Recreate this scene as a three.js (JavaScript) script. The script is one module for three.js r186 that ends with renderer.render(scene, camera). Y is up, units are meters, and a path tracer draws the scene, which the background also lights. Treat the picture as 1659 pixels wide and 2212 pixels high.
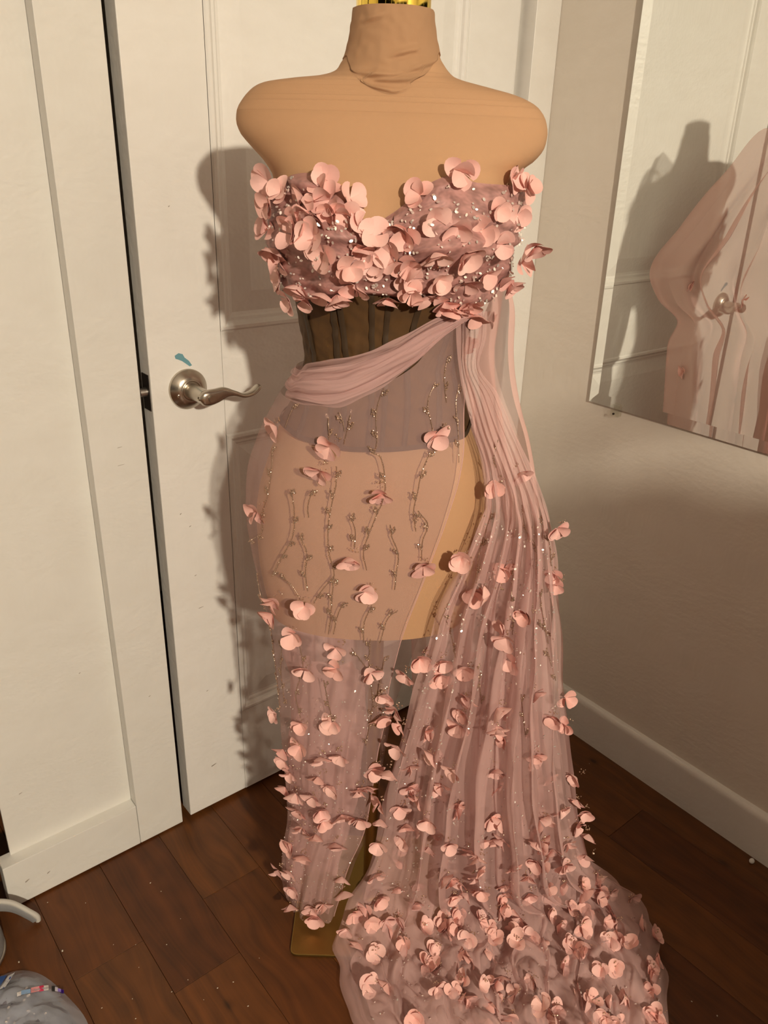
import * as THREE from 'three';
import { mergeGeometries } from 'three/addons/utils/BufferGeometryUtils.js';
import { RoundedBoxGeometry } from 'three/addons/geometries/RoundedBoxGeometry.js';
import { createNoise2D, createNoise3D } from 'simplex-noise';

// ------------------------------------------------------------------ camera, light, exposure
const scene = new THREE.Scene();
scene.background = new THREE.Color(0x0a0806);
const IW = 1659, IH = 2212, FPX = 1700, CX = IW / 2, CY = IH / 2, CAMH = 1.264;
const PITCH = Math.atan(FPX / Math.hypot(706 - CX, 4900 - CY)), ROLL = Math.atan2(CX - 706, 4900 - CY);
const YAW = THREE.MathUtils.degToRad(-40);            // the room is turned 40 degrees from the way the camera looks
// level frame: X right, Y up, Z towards the viewer (turned by YAW it becomes the room's frame)
const vF = new THREE.Vector3(0, -Math.sin(PITCH), -Math.cos(PITCH));
const vU = new THREE.Vector3(0, Math.cos(PITCH), -Math.sin(PITCH)), vR = new THREE.Vector3(1, 0, 0);
const IX = vR.clone().multiplyScalar(Math.cos(ROLL)).addScaledVector(vU, Math.sin(ROLL));
const IY = vR.clone().multiplyScalar(Math.sin(ROLL)).addScaledVector(vU, -Math.cos(ROLL));
const camera = new THREE.PerspectiveCamera(2 * Math.atan(CY / FPX) * 180 / Math.PI, IW / IH, 0.02, 30);
{
  const m = new THREE.Matrix4().makeBasis(IX, IY.clone().negate(), vF.clone().negate());
  const q = new THREE.Quaternion().setFromRotationMatrix(m);
  camera.quaternion.setFromAxisAngle(new THREE.Vector3(0, 1, 0), YAW).multiply(q);
  camera.position.set(0, CAMH, 0);
}
scene.add(camera);
const renderer = new THREE.WebGLRenderer({ antialias: true });
renderer.toneMapping = THREE.LinearToneMapping;
renderer.toneMappingExposure = 1.0;
renderer.shadowMap.enabled = true;
const WARM = new THREE.Color().setRGB(1, 0.875, 0.68);
const LAMPS = [           // [position, candela, radius of the glowing globe]
  [[-0.40, 2.2, 2.3], 33, 0.065],
];

// ------------------------------------------------------------------ helpers
let seed = 7;
const rnd = () => { seed = (seed + 0x6d2b79f5) | 0; let t = Math.imul(seed ^ (seed >>> 15), 1 | seed); t = (t + Math.imul(t ^ (t >>> 7), 61 | t)) ^ t; return ((t ^ (t >>> 14)) >>> 0) / 4294967296; };
const rr = (a, b) => a + (b - a) * rnd();
const n2 = createNoise2D(rnd), n3 = createNoise3D(rnd);
const lerp = THREE.MathUtils.lerp, clamp = THREE.MathUtils.clamp, sstep = THREE.MathUtils.smoothstep;
const V = (x, y, z) => new THREE.Vector3(x, y, z);
const used = {};
const numbered = (n) => { used[n] = (used[n] ?? -1) + 1; return used[n] ? n + '_' + String(used[n]).padStart(3, '0') : n; };
function mesh(name, geo, mat, parent, label) {
  const o = new THREE.Mesh(geo, mat); o.name = parent === scene ? numbered(name) : name;
  o.castShadow = o.receiveShadow = true; (parent || scene).add(o);
  if (label) o.userData.label = label;
  return o;
}
function thing(name, label, category, pos = [0, 0, 0], turn = 0, extra = {}) {
  const o = new THREE.Group(); o.name = numbered(name); o.position.set(...pos); o.rotation.y = turn;
  o.userData = { label, category, ...extra }; scene.add(o); return o;
}
function tag(o, label, category, extra = {}) { Object.assign(o.userData, { label, category }, extra); return o; }
const structure = (o, label, category) => tag(o, label, category, { kind: 'structure' });
const boxAt = (x0, x1, y0, y1, z0, z1, r = 0) => (r ? new RoundedBoxGeometry(x1 - x0, y1 - y0, z1 - z0, 2, r) : new THREE.BoxGeometry(x1 - x0, y1 - y0, z1 - z0)).translate((x0 + x1) / 2, (y0 + y1) / 2, (z0 + z1) / 2);
const lin = (r, g, b) => new THREE.Color().setRGB(r, g, b);
function dataTex(w, h, f, srgb = false) {
  const d = new Uint8Array(w * h * 4);
  for (let j = 0; j < h; j++) for (let i = 0; i < w; i++) {
    const c = f(i / w, j / h), k = (j * w + i) * 4;
    if (typeof c === 'number') d[k] = d[k + 1] = d[k + 2] = clamp(c, 0, 1) * 255; else for (let q = 0; q < 3; q++) d[k + q] = clamp(c[q], 0, 1) * 255;
    d[k + 3] = 255;
  }
  const t = new THREE.DataTexture(d, w, h); t.wrapS = t.wrapT = THREE.RepeatWrapping; t.magFilter = THREE.LinearFilter; t.minFilter = THREE.LinearMipmapLinearFilter; t.generateMipmaps = true;
  if (srgb) t.colorSpace = THREE.SRGBColorSpace; t.needsUpdate = true; return t;
}
// tileable noise: noise on a torus
const tn = (u, v, f, o = 0) => n3(Math.cos(u * 6.2832) * f + o, Math.sin(u * 6.2832) * f, Math.cos(v * 6.2832) * f + 2 * Math.sin(v * 6.2832) * f);
function boxUV(geo, s = 1) {                                 // uv in metres, by the way each face points
  const g = geo.index ? geo.toNonIndexed() : geo, p = g.attributes.position, n = g.attributes.normal, uv = new Float32Array(p.count * 2);
  for (let i = 0; i < p.count; i++) {
    const ax = Math.abs(n.getX(i)), ay = Math.abs(n.getY(i)), az = Math.abs(n.getZ(i));
    const [a, b] = ay > ax && ay > az ? [p.getX(i), p.getZ(i)] : ax > az ? [p.getZ(i), p.getY(i)] : [p.getX(i), p.getY(i)];
    uv[2 * i] = a * s; uv[2 * i + 1] = b * s;
  }
  g.setAttribute('uv', new THREE.BufferAttribute(uv, 2)); return g;
}
function grid(nu, nv, f, closed = false) {                    // a sheet of nu x nv cells; f(u, v) gives the point
  const pos = [], uv = [], idx = [];
  for (let j = 0; j <= nv; j++) for (let i = 0; i <= nu; i++) { const p = f(i / nu, j / nv); pos.push(p.x, p.y, p.z); uv.push(i / nu, j / nv); }
  for (let j = 0; j < nv; j++) for (let i = 0; i < nu; i++) { const a = j * (nu + 1) + i; idx.push(a, a + 1, a + nu + 2, a, a + nu + 2, a + nu + 1); }
  const g = new THREE.BufferGeometry();
  g.setAttribute('position', new THREE.Float32BufferAttribute(pos, 3)); g.setAttribute('uv', new THREE.Float32BufferAttribute(uv, 2)); g.setIndex(idx); g.computeVertexNormals();
  if (closed) { const n = g.attributes.normal; for (let j = 0; j <= nv; j++) { const a = j * (nu + 1), b = a + nu; const v = V(n.getX(a) + n.getX(b), n.getY(a) + n.getY(b), n.getZ(a) + n.getZ(b)).normalize(); n.setXYZ(a, v.x, v.y, v.z); n.setXYZ(b, v.x, v.y, v.z); } }
  return g;
}
function table(rows) {                                        // smooth interpolation of rows [key, a, b, ...] over the key
  const r = rows.slice().sort((a, b) => a[0] - b[0]), K = r[0].length - 1;
  return (k) => {
    if (k <= r[0][0]) return r[0].slice(1); if (k >= r[r.length - 1][0]) return r[r.length - 1].slice(1);
    let i = 0; while (r[i + 1][0] < k) i++;
    const h = r[i + 1][0] - r[i][0], t = (k - r[i][0]) / h, o = [];
    for (let c = 1; c <= K; c++) {
      const d = (r[i + 1][c] - r[i][c]) / h, dp = i ? (r[i][c] - r[i - 1][c]) / (r[i][0] - r[i - 1][0]) : d, dn = i + 2 < r.length ? (r[i + 2][c] - r[i + 1][c]) / (r[i + 2][0] - r[i + 1][0]) : d;
      const m0 = dp * d <= 0 ? 0 : 2 * dp * d / (dp + d), m1 = dn * d <= 0 ? 0 : 2 * dn * d / (dn + d), t2 = t * t, t3 = t2 * t;
      o.push((2 * t3 - 3 * t2 + 1) * r[i][c] + (t3 - 2 * t2 + t) * h * m0 + (-2 * t3 + 3 * t2) * r[i + 1][c] + (t3 - t2) * h * m1);
    }
    return o;
  };
}

// ------------------------------------------------------------------ materials
const paintBump = dataTex(256, 256, (u, v) => 0.5 + 0.25 * tn(u, v, 3) + 0.2 * tn(u, v, 9, 5)); paintBump.repeat.set(2, 2);
const smear = dataTex(512, 512, (u, v) => { const s = tn(u, v, 1.4, 3) * 0.5 + tn(u, v, 4, 8) * 0.3, k = 0.975 + 0.03 * s; return [k, k * (0.995 + 0.005 * s), k * (0.985 + 0.012 * s)]; });
const paint = (c, rough, extra = {}) => new THREE.MeshStandardMaterial({ color: c, roughness: rough, map: smear, bumpMap: paintBump, bumpScale: 0.0006, ...extra });
const M = {
  door: paint(lin(0.80, 0.785, 0.76), 0.42),
  closet: paint(lin(0.74, 0.73, 0.70), 0.45),
  trim: paint(lin(0.80, 0.78, 0.745), 0.42),
  wall: paint(lin(0.74, 0.685, 0.615), 0.8),
  ceiling: new THREE.MeshStandardMaterial({ color: lin(0.72, 0.71, 0.69), roughness: 0.9 }),
  dark: new THREE.MeshStandardMaterial({ color: lin(0.05, 0.05, 0.06), roughness: 0.9 }),
  nickel: new THREE.MeshStandardMaterial({ color: lin(0.52, 0.47, 0.40), metalness: 1, roughness: 0.27 }),
  steel: new THREE.MeshStandardMaterial({ color: lin(0.45, 0.42, 0.38), metalness: 1, roughness: 0.35 }),
  gold: new THREE.MeshStandardMaterial({ color: lin(0.90, 0.66, 0.12), metalness: 1, roughness: 0.06 }),
  brass: new THREE.MeshStandardMaterial({ color: lin(0.33, 0.22, 0.065), metalness: 1, roughness: 0.42 }),
  mirror: new THREE.MeshStandardMaterial({ color: lin(0.90, 0.92, 0.89), metalness: 1, roughness: 0.0 }),
  glassEdge: new THREE.MeshStandardMaterial({ color: lin(0.10, 0.13, 0.10), roughness: 0.2 }),
  clear: new THREE.MeshPhysicalMaterial({ color: lin(0.95, 0.95, 0.93), transmission: 1, roughness: 0.05, thickness: 0 }),
  screw: new THREE.MeshStandardMaterial({ color: lin(0.06, 0.05, 0.045), metalness: 0.8, roughness: 0.4 }),
  blueInk: new THREE.MeshStandardMaterial({ color: lin(0.14, 0.32, 0.38), roughness: 0.6 }),
};
const knit = dataTex(256, 256, (u, v) => 0.5 + 0.5 * Math.sin(u * 6.2832 * 64) * Math.sin(v * 6.2832 * 64)); knit.repeat.set(8, 8);
M.jersey = new THREE.MeshPhysicalMaterial({ color: lin(0.515, 0.30, 0.164), roughness: 0.85, bumpMap: knit, bumpScale: 0.0002, side: THREE.DoubleSide });
M.collar = new THREE.MeshPhysicalMaterial({ color: lin(0.52, 0.30, 0.165), roughness: 0.85, bumpMap: knit, bumpScale: 0.0002, side: THREE.DoubleSide });
const net = (c, opacity) => new THREE.MeshStandardMaterial({ color: c, roughness: 1, opacity, transparent: true, side: THREE.DoubleSide });
// gathered net is denser where its threads lie in folds: streaks along the gather
const streak = dataTex(512, 64, (u, v) => 0.90 + 0.09 * n2(u * 18, v * 1.2));
M.tulle = net(lin(0.63, 0.41, 0.39), 0.33);
M.innerTulle = net(lin(0.68, 0.40, 0.38), 0.50);
M.trainTulle = net(lin(0.76, 0.49, 0.465), 0.45); M.trainTulle.alphaMap = streak;
M.sashTulle = net(lin(0.78, 0.50, 0.485), 0.52); M.sashTulle.alphaMap = dataTex(64, 512, (u, v) => 0.86 + 0.13 * n2(v * 8, u * 1.3));
M.capeTulle = net(lin(0.86, 0.54, 0.49), 0.55);
M.bodice = new THREE.MeshPhysicalMaterial({ color: lin(0.50, 0.27, 0.25), roughness: 0.6, side: THREE.DoubleSide, map: dataTex(512, 256, (u, v) => { const k = 0.82 + 0.22 * n2(u * 40, v * 9) + 0.14 * n2(u * 110, v * 30); return [k, k * 0.97, k * 0.97]; }) });
M.corset = new THREE.MeshPhysicalMaterial({ color: lin(0.11, 0.051, 0.0125), roughness: 0.75, side: THREE.DoubleSide, map: dataTex(512, 256, (u, v) => { const k = 0.86 + 0.16 * n2(u * 26 + v * 9, v * 7) ; return [k, k, k * 0.95]; }), bumpMap: knit, bumpScale: 0.0003 });
M.boning = new THREE.MeshStandardMaterial({ color: lin(0.045, 0.024, 0.009), roughness: 0.7, side: THREE.DoubleSide });
const petalCols = [[0.87, 0.53, 0.48], [0.85, 0.49, 0.44], [0.89, 0.56, 0.515], [0.83, 0.50, 0.46]];
M.petals = petalCols.map((c) => new THREE.MeshPhysicalMaterial({ color: lin(...c), roughness: 0.75, side: THREE.DoubleSide }));
M.thread = new THREE.MeshStandardMaterial({ color: lin(0.50, 0.35, 0.27), metalness: 0.7, roughness: 0.25 });
M.bead = new THREE.MeshStandardMaterial({ color: lin(0.62, 0.45, 0.34), metalness: 0.8, roughness: 0.25 });
M.sequin = new THREE.MeshStandardMaterial({ color: lin(0.95, 0.84, 0.78), metalness: 0.6, roughness: 0.22, side: THREE.DoubleSide });

// ------------------------------------------------------------------ the room
// the right wall is not quite square to the doors: it turns by SKEW about the corner
const onWall = (o, s = 0, y = 0, out = 0, turn = 0) => { o.position.set(WALLX - s * Math.sin(SKEW) - out * Math.cos(SKEW), y, -1.158 + s * Math.cos(SKEW) - out * Math.sin(SKEW)); o.rotation.y = turn - SKEW; return o; };
const DOORZ = -1.185, WALLX = 1.3745, SKEW = THREE.MathUtils.degToRad(1.4), ROOM = { x0: -3.0, z1: 4.9, top: 2.45 };  // unseen far walls are set well back to weaken their bounce light
{
  structure(mesh('ceiling', boxAt(ROOM.x0 - 0.1, WALLX + 0.1, ROOM.top, ROOM.top + 0.1, -2.1, ROOM.z1 + 0.1), M.ceiling, scene), 'plain white ceiling above the room', 'ceiling');
  structure(onWall(mesh('wall_right', boxUV(boxAt(0, 0.1, 0, ROOM.top, -0.95, ROOM.z1 + 1.3)), M.wall, scene)), 'beige painted wall carrying the frameless mirror', 'wall');
  // two unseen walls; their wide openings are added so bounce light escapes to darkness
  const L = [ROOM.x0 - 0.1, ROOM.x0], F = [ROOM.z1, ROOM.z1 + 0.1], y0 = 0.12, y1 = 2.2, lz = [-0.95, 4.5], fx = [-2.7, 1.1];
  structure(mesh('wall_left', mergeGeometries([boxAt(...L, 0, y0, -2.1, ROOM.z1 + 0.1), boxAt(...L, y1, ROOM.top, -2.1, ROOM.z1 + 0.1), boxAt(...L, y0, y1, -2.1, lz[0]), boxAt(...L, y0, y1, lz[1], ROOM.z1 + 0.1)].map((g) => boxUV(g))), M.wall, scene), 'unseen beige painted wall with an added wide opening opposite the mirror', 'wall');
  structure(mesh('wall_front', mergeGeometries([boxAt(ROOM.x0, WALLX, 0, y0, ...F), boxAt(ROOM.x0, WALLX, y1, ROOM.top, ...F), boxAt(ROOM.x0, fx[0], y0, y1, ...F), boxAt(fx[1], WALLX, y0, y1, ...F)].map((g) => boxUV(g))), M.wall, scene), 'unseen beige painted wall with an added wide opening opposite the white doors', 'wall');
  [[lz, Math.PI / 2, V(ROOM.x0 - 0.05, 0, (lz[0] + lz[1]) / 2), 'window_1', 'added wide white-framed opening that lets bounce light out, opposite the mirror'], [fx, Math.PI, V((fx[0] + fx[1]) / 2, 0, ROOM.z1 + 0.05), 'window_2', 'added wide white-framed opening that lets bounce light out, opposite the white doors']].forEach(([span, turn, p, name, label]) => {
    const w = thing(name, label, 'window', [p.x, 0, p.z], turn, { kind: 'structure' }), a = (span[1] - span[0]) / 2;
    for (const g of [boxAt(-a, a, y0, y0 + 0.05, -0.03, 0.03), boxAt(-a, a, y1 - 0.05, y1, -0.03, 0.03), boxAt(-a, -a + 0.05, y0 + 0.05, y1 - 0.05, -0.03, 0.03), boxAt(a - 0.05, a, y0 + 0.05, y1 - 0.05, -0.03, 0.03)]) mesh('added_window_frame', boxUV(g), M.trim, w);
    for (const c of [-a / 3, a / 3]) mesh('mullion', boxUV(boxAt(c - 0.02, c + 0.02, y0 + 0.05, y1 - 0.05, -0.025, 0.025)), M.trim, w);
  });
  const back = mergeGeometries([boxUV(boxAt(ROOM.x0, 0.085, 0, ROOM.top, -1.32, -1.20)), boxUV(boxAt(0.085, WALLX, 2.06, ROOM.top, -1.32, -1.20)), boxUV(boxAt(1.318, WALLX, 0, 2.06, -1.32, -1.20)), boxUV(boxAt(0.46, 0.492, 0, 2.06, -1.32, -1.245))]);
  structure(mesh('wall_back', back, M.wall, scene), 'painted wall round the two white doors', 'wall');
  structure(mesh('wall_beyond', boxUV(boxAt(ROOM.x0, WALLX, 0, ROOM.top, -2.2, -2.1)), M.wall, scene), 'beige wall of the unlit space behind the doors', 'wall');
  // right of the door: jamb, stop and casing
  structure(mesh('trim_1', boxUV(boxAt(1.303, WALLX, 0, 2.12, -1.20, -1.158, 0.003)), M.trim, scene), 'flat white door casing in the corner beside the beige wall', 'trim');
  structure(mesh('trim_2', boxUV(boxAt(1.294, 1.318, 0, 2.06, -1.32, -1.198, 0.002)), M.trim, scene), 'white door jamb on the hinge side of the panelled door', 'trim');
  structure(mesh('trim_3', boxUV(boxAt(0.48, WALLX, 2.045, 2.12, -1.20, -1.158, 0.003)), M.trim, scene), 'white head casing over the panelled door', 'trim');
  // baseboard of the right wall: a profile with a rounded top
  const s = new THREE.Shape(); s.moveTo(0, 0); s.lineTo(0.013, 0); s.lineTo(0.013, 0.094); s.quadraticCurveTo(0.0125, 0.104, 0.006, 0.107); s.lineTo(0, 0.109); s.lineTo(0, 0);
  const g = new THREE.ExtrudeGeometry(s, { depth: ROOM.z1 + 1.158, bevelEnabled: false, curveSegments: 6 });
  g.scale(-1, 1, 1); const ix = g.index; if (ix) g.setIndex([...ix.array].reverse()); g.computeVertexNormals();
  structure(onWall(mesh('baseboard_right', boxUV(g), M.trim, scene)), 'white baseboard along the foot of the beige wall', 'baseboard');
}
// floor: boards running away from the viewer along the beige wall
{
  const sub = mesh('floor', boxAt(ROOM.x0, WALLX, -0.06, -0.014, -2.1, ROOM.z1), M.dark, scene);
  structure(sub, 'dark reddish brown wooden floor boards with knots and worn edges', 'floor');
  const mats = [];
  for (let k = 0; k < 6; k++) {
    const ox = k * 17.3, base = [[0.112, 0.036, 0.0080], [0.098, 0.030, 0.0068], [0.125, 0.042, 0.0090], [0.090, 0.027, 0.0062], [0.118, 0.041, 0.0095], [0.104, 0.033, 0.0070]][k];
    const knots = Array.from({ length: 3 }, () => [rnd(), rnd(), rr(0.4, 1)]);
    const t = dataTex(256, 1024, (u, v) => {
      let w = u + 0.10 * n2(u * 1.4 + ox, v * 5);
      let dark = 0;
      for (const [a, b, s] of knots) { const dx = (u - a) * 0.12, dz = (v - b) * 1.2, d = Math.hypot(dx, dz * 0.5); w += 0.06 * s * Math.exp(-d * d / 0.0009) * Math.sign(dx || 1); dark += s * Math.exp(-(dx * dx + dz * dz * 0.35) / 0.00005); }
      const fine = n2(w * 60 + ox, v * 9), mid = n2(w * 16 + ox, v * 4), wide = n2(w * 4 + ox, v * 2.5), blot = n2(u * 3 + ox, v * 16 + 3);
      const k2 = clamp(1 + 0.05 * fine + 0.11 * mid + 0.22 * wide + 0.13 * blot - 0.8 * dark, 0.12, 2);
      return base.map((c, q) => Math.pow(clamp(c * k2 * [0.92, 0.84, 0.66][q], 0, 1), 1 / 2.2));
    }, true);
    t.wrapS = t.wrapT = THREE.MirroredRepeatWrapping;
    mats.push(new THREE.MeshPhysicalMaterial({ map: t, roughness: 0.42, specularIntensity: 0.7, bumpMap: t, bumpScale: 0.0003 }));
  }
  const W0 = 0.1215, first = 0.4265 - 29 * W0, ends = {}, away = [];
  ends[29] = [-0.995]; ends[27] = [-0.983]; ends[28] = [-0.86, 0.1]; ends[35] = [-0.62];
  for (let r = 0; r < 38; r++) {
    const x0 = first + r * W0, x1 = Math.min(x0 + W0, WALLX); if (x0 > WALLX - 0.005 || x1 < ROOM.x0) continue;
    const cuts = [-2.1, ...(ends[r] || [-1.5 + rr(0, 0.9)])]; while (cuts[cuts.length - 1] < ROOM.z1 - 1.3) cuts.push(cuts[cuts.length - 1] + rr(0.8, 1.25)); cuts.push(ROOM.z1);
    for (let c = 0; c + 1 < cuts.length; c++) {
      const g = new RoundedBoxGeometry(x1 - Math.max(x0, ROOM.x0) - 0.0005, 0.016, cuts[c + 1] - cuts[c] - 0.0005, 1, 0.0008);
      const p = g.attributes.position, uv = g.attributes.uv, o = rnd();
      for (let i = 0; i < p.count; i++) uv.setXY(i, p.getX(i) / W0 + 0.5, p.getZ(i) / 1.2 + 0.5 + o);
      const m = mats[Math.floor(rnd() * 6)], at = [(Math.max(x0, ROOM.x0) + x1) / 2, -0.008 - rr(0, 0.0005), (cuts[c] + cuts[c + 1]) / 2];
      if (x1 < -0.7 || cuts[c] > 0.6) { away.push(g.translate(...at)); continue; }
      mesh('floor_board', g, m, sub).position.set(...at);
    }
  }
  mesh('floor_boards', mergeGeometries(away), mats[0], sub).userData.kind = 'stuff';
}
// unseen lamp behind the viewer; opaque shade added to keep light off the ceiling
for (const [p, cd, r] of LAMPS) {
  const o = thing('unseen_lamp', 'unseen lamp behind the viewer with an added brass shade', 'lamp', [p[0], ROOM.top, p[2]]), y = p[1] - ROOM.top;
  mesh('canopy', new THREE.CylinderGeometry(0.06, 0.065, 0.03, 32).translate(0, -0.015, 0), M.trim, o);
  mesh('stem', new THREE.CylinderGeometry(0.012, 0.012, -y - r - 0.04, 16).translate(0, (y + r + 0.04) / 2, 0), M.brass, o);
  mesh('shade', new THREE.LatheGeometry([[0.135, 0.012], [0.125, 0.045], [0.10, 0.085], [0.06, 0.108], [0.014, 0.115], [0.014, 0.118], [0.062, 0.112], [0.104, 0.088], [0.129, 0.047], [0.139, 0.012], [0.135, 0.012]].map(([a, b]) => new THREE.Vector2(a, b)), 48).translate(0, y, 0), M.brass, o);  // added shade blocks the light going up from the bulb
  mesh('globe', new THREE.SphereGeometry(r, 32, 16).translate(0, y, 0), new THREE.MeshStandardMaterial({ color: 0xffffff, emissive: WARM, emissiveIntensity: 6 }), o, 'glowing warm white globe');
  const l = new THREE.PointLight(WARM, cd, 0, 2); l.name = 'lamp_light'; l.position.set(0, y, 0); l.castShadow = true; l.shadow.radius = r / 0.02; l.shadow.mapSize.set(2048, 2048); l.shadow.bias = -0.0005; o.add(l);
}

// ------------------------------------------------------------------ doors
function rings(x0, x1, y0, y1, prof, z) {                    // nested rectangles: prof rows [inset, depth]; the last one is closed by a flat field
  const pos = [], tri = (a, b, c) => pos.push(...a, ...b, ...c);
  const rect = ([d, h]) => [[x0 + d, y0 + d, z + h], [x1 - d, y0 + d, z + h], [x1 - d, y1 - d, z + h], [x0 + d, y1 - d, z + h]];
  for (let k = 0; k + 1 < prof.length; k++) { const a = rect(prof[k]), b = rect(prof[k + 1]); for (let i = 0; i < 4; i++) { const j = (i + 1) % 4; tri(a[i], a[j], b[j]); tri(a[i], b[j], b[i]); } }
  const e = rect(prof[prof.length - 1]); tri(e[0], e[1], e[2]); tri(e[0], e[2], e[3]);
  const g = new THREE.BufferGeometry(); g.setAttribute('position', new THREE.Float32BufferAttribute(pos, 3)); g.computeVertexNormals(); return boxUV(g);
}
{
  const D = thing('door_1', 'white two-panel door with a brushed nickel lever handle, behind the dress form', 'door', [0, 0, 0], 0, { kind: 'structure' });
  const X0 = 0.498, X1 = 1.288, P0 = 0.628, P1 = 1.158, T = 0.036, z0 = DOORZ - T, top = 2.035, bot = 0.010;
  const st = (a, b, c, d) => boxUV(boxAt(a, b, c, d, z0, DOORZ));
  mesh('stile', boxUV(boxAt(X0, P0, bot, top, z0, DOORZ, 0.0018)), M.door, D); mesh('stile', boxUV(boxAt(P1, X1, bot, top, z0, DOORZ, 0.0018)), M.door, D);
  mesh('rail', st(P0, P1, bot, 0.215), M.door, D); mesh('rail', st(P0, P1, 0.815, 0.995), M.door, D); mesh('rail', st(P0, P1, 1.90, top), M.door, D);
  const prof = [[0, 0], [0.003, 0.0022], [0.008, 0.0025], [0.012, -0.001], [0.015, -0.005], [0.020, -0.0055], [0.023, -0.008], [0.028, -0.009], [0.060, -0.0025], [0.062, -0.0022]];
  mesh('panel', rings(P0, P1, 0.215, 0.815, prof, DOORZ), M.door, D); mesh('panel', rings(P0, P1, 0.995, 1.90, prof, DOORZ), M.door, D);
  mesh('panel_back', boxAt(P0, P1, 0.215, 1.90, z0 + 0.002, z0 + 0.01), M.door, D);
  // blue smudge and small scuffs on the paint: thin spots of matter
  const blob = (cx, cy, pts, m, n) => { const s = new THREE.Shape(); s.setFromPoints(pts.map(([a, b]) => new THREE.Vector2(a, b))); mesh(n, new THREE.ExtrudeGeometry(s, { depth: 0.0003, bevelEnabled: false }).translate(cx, cy, DOORZ), m, D); };
  blob(0.556, 0.957, [[-0.013, 0.008], [-0.006, 0.0115], [0.001, 0.009], [0.004, 0.003], [0.011, -0.003], [0.016, -0.011], [0.012, -0.0125], [0.004, -0.006], [-0.001, -0.002], [-0.007, 0.001], [-0.012, 0.003]], M.blueInk, 'blue_smudge');
  const scuff = new THREE.MeshStandardMaterial({ color: lin(0.28, 0.24, 0.2), roughness: 0.8 });
  for (const [x, y, w, h] of [[0.558, 0.112, 0.006, 0.002], [0.547, 0.66, 0.002, 0.001], [0.55, 0.56, 0.002, 0.001], [0.556, 0.49, 0.005, 0.0008], [0.556, 0.30, 0.002, 0.001], [0.553, 1.19, 0.0012, 0.0012], [0.531, 0.688, 0.0015, 0.0015]]) blob(x, y, [[-w, -h], [0, -h * 0.4], [w, h * 0.7], [w * 0.8, h], [0, h * 0.7], [-w * 0.9, h * 0.1]], scuff, 'scuff_mark');
  // lever handle
  const hx = 0.561, hy = 0.908;
  const H = new THREE.Group(); H.name = 'lever_handle'; H.position.set(hx, hy, DOORZ); H.userData.label = 'brushed nickel wave lever with a push button and round rosette'; D.add(H);
  const lp = [[0.0335, 0], [0.0335, 0.004], [0.0325, 0.006], [0.029, 0.008], [0.024, 0.013], [0.018, 0.0155], [0.012, 0.016], [0, 0.016]].map(([a, b]) => new THREE.Vector2(a, b));
  mesh('rosette', new THREE.LatheGeometry(lp, 48).rotateX(Math.PI / 2), M.nickel, H);
  mesh('rosette_rim', new THREE.TorusGeometry(0.0165, 0.0016, 8, 40).translate(0, 0, 0.0155), M.nickel, H);
  mesh('screw', new THREE.SphereGeometry(0.0035, 12, 8).scale(1, 1, 0.5).translate(-0.021, -0.006, 0.0125), M.nickel, H);
  mesh('neck', new THREE.CylinderGeometry(0.0118, 0.0128, 0.054, 32).rotateX(Math.PI / 2).translate(0, 0, 0.041), M.nickel, H);
  // the lever: sections swept along a wave from the neck to the tip
  const path = new THREE.CatmullRomCurve3([V(-0.013, 0.0005, 0.066), V(0, 0, 0.0675), V(0.015, 0.0015, 0.068), V(0.032, 0.0045, 0.068), V(0.049, 0.001, 0.0675), V(0.066, -0.0055, 0.067), V(0.083, -0.0045, 0.065), V(0.096, 0.0025, 0.063), V(0.101, 0.006, 0.062)]);
  const hh = table([[0, 0.003, 0.004], [0.07, 0.0115, 0.0072], [0.16, 0.0128, 0.0078], [0.32, 0.0105, 0.0075], [0.5, 0.0045, 0.0085], [0.68, 0.0032, 0.0095], [0.86, 0.0034, 0.0095], [0.96, 0.0030, 0.0065], [1, 0.0012, 0.002]]);
  mesh('lever', grid(20, 48, (u, v) => {
    const p = path.getPoint(v), t = path.getTangent(v), a = -u * Math.PI * 2, [h, d] = hh(v), n = V(-t.y, t.x, 0).normalize(), b = V(0, 0, 1);
    const c = Math.cos(a), s = Math.sin(a), e = 0.75; return p.addScaledVector(n, h * Math.sign(c) * Math.abs(c) ** e).addScaledVector(b, d * Math.sign(s) * Math.abs(s) ** e);
  }), M.nickel, H);
  mesh('push_button', new THREE.CylinderGeometry(0.0052, 0.0056, 0.004, 24).rotateX(Math.PI / 2).translate(0.0045, 0, 0.0765), M.nickel, H);
  mesh('latch_plate', boxAt(X0 - 0.0012, X0 + 0.001, hy - 0.03, hy + 0.03, z0 + 0.006, DOORZ - 0.005, 0.0008), M.screw, D);
  mesh('latch_bolt', new THREE.CylinderGeometry(0.007, 0.008, 0.013, 20).rotateZ(Math.PI / 2).translate(X0 - 0.006, hy, DOORZ - T / 2), M.steel, D);
}
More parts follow.
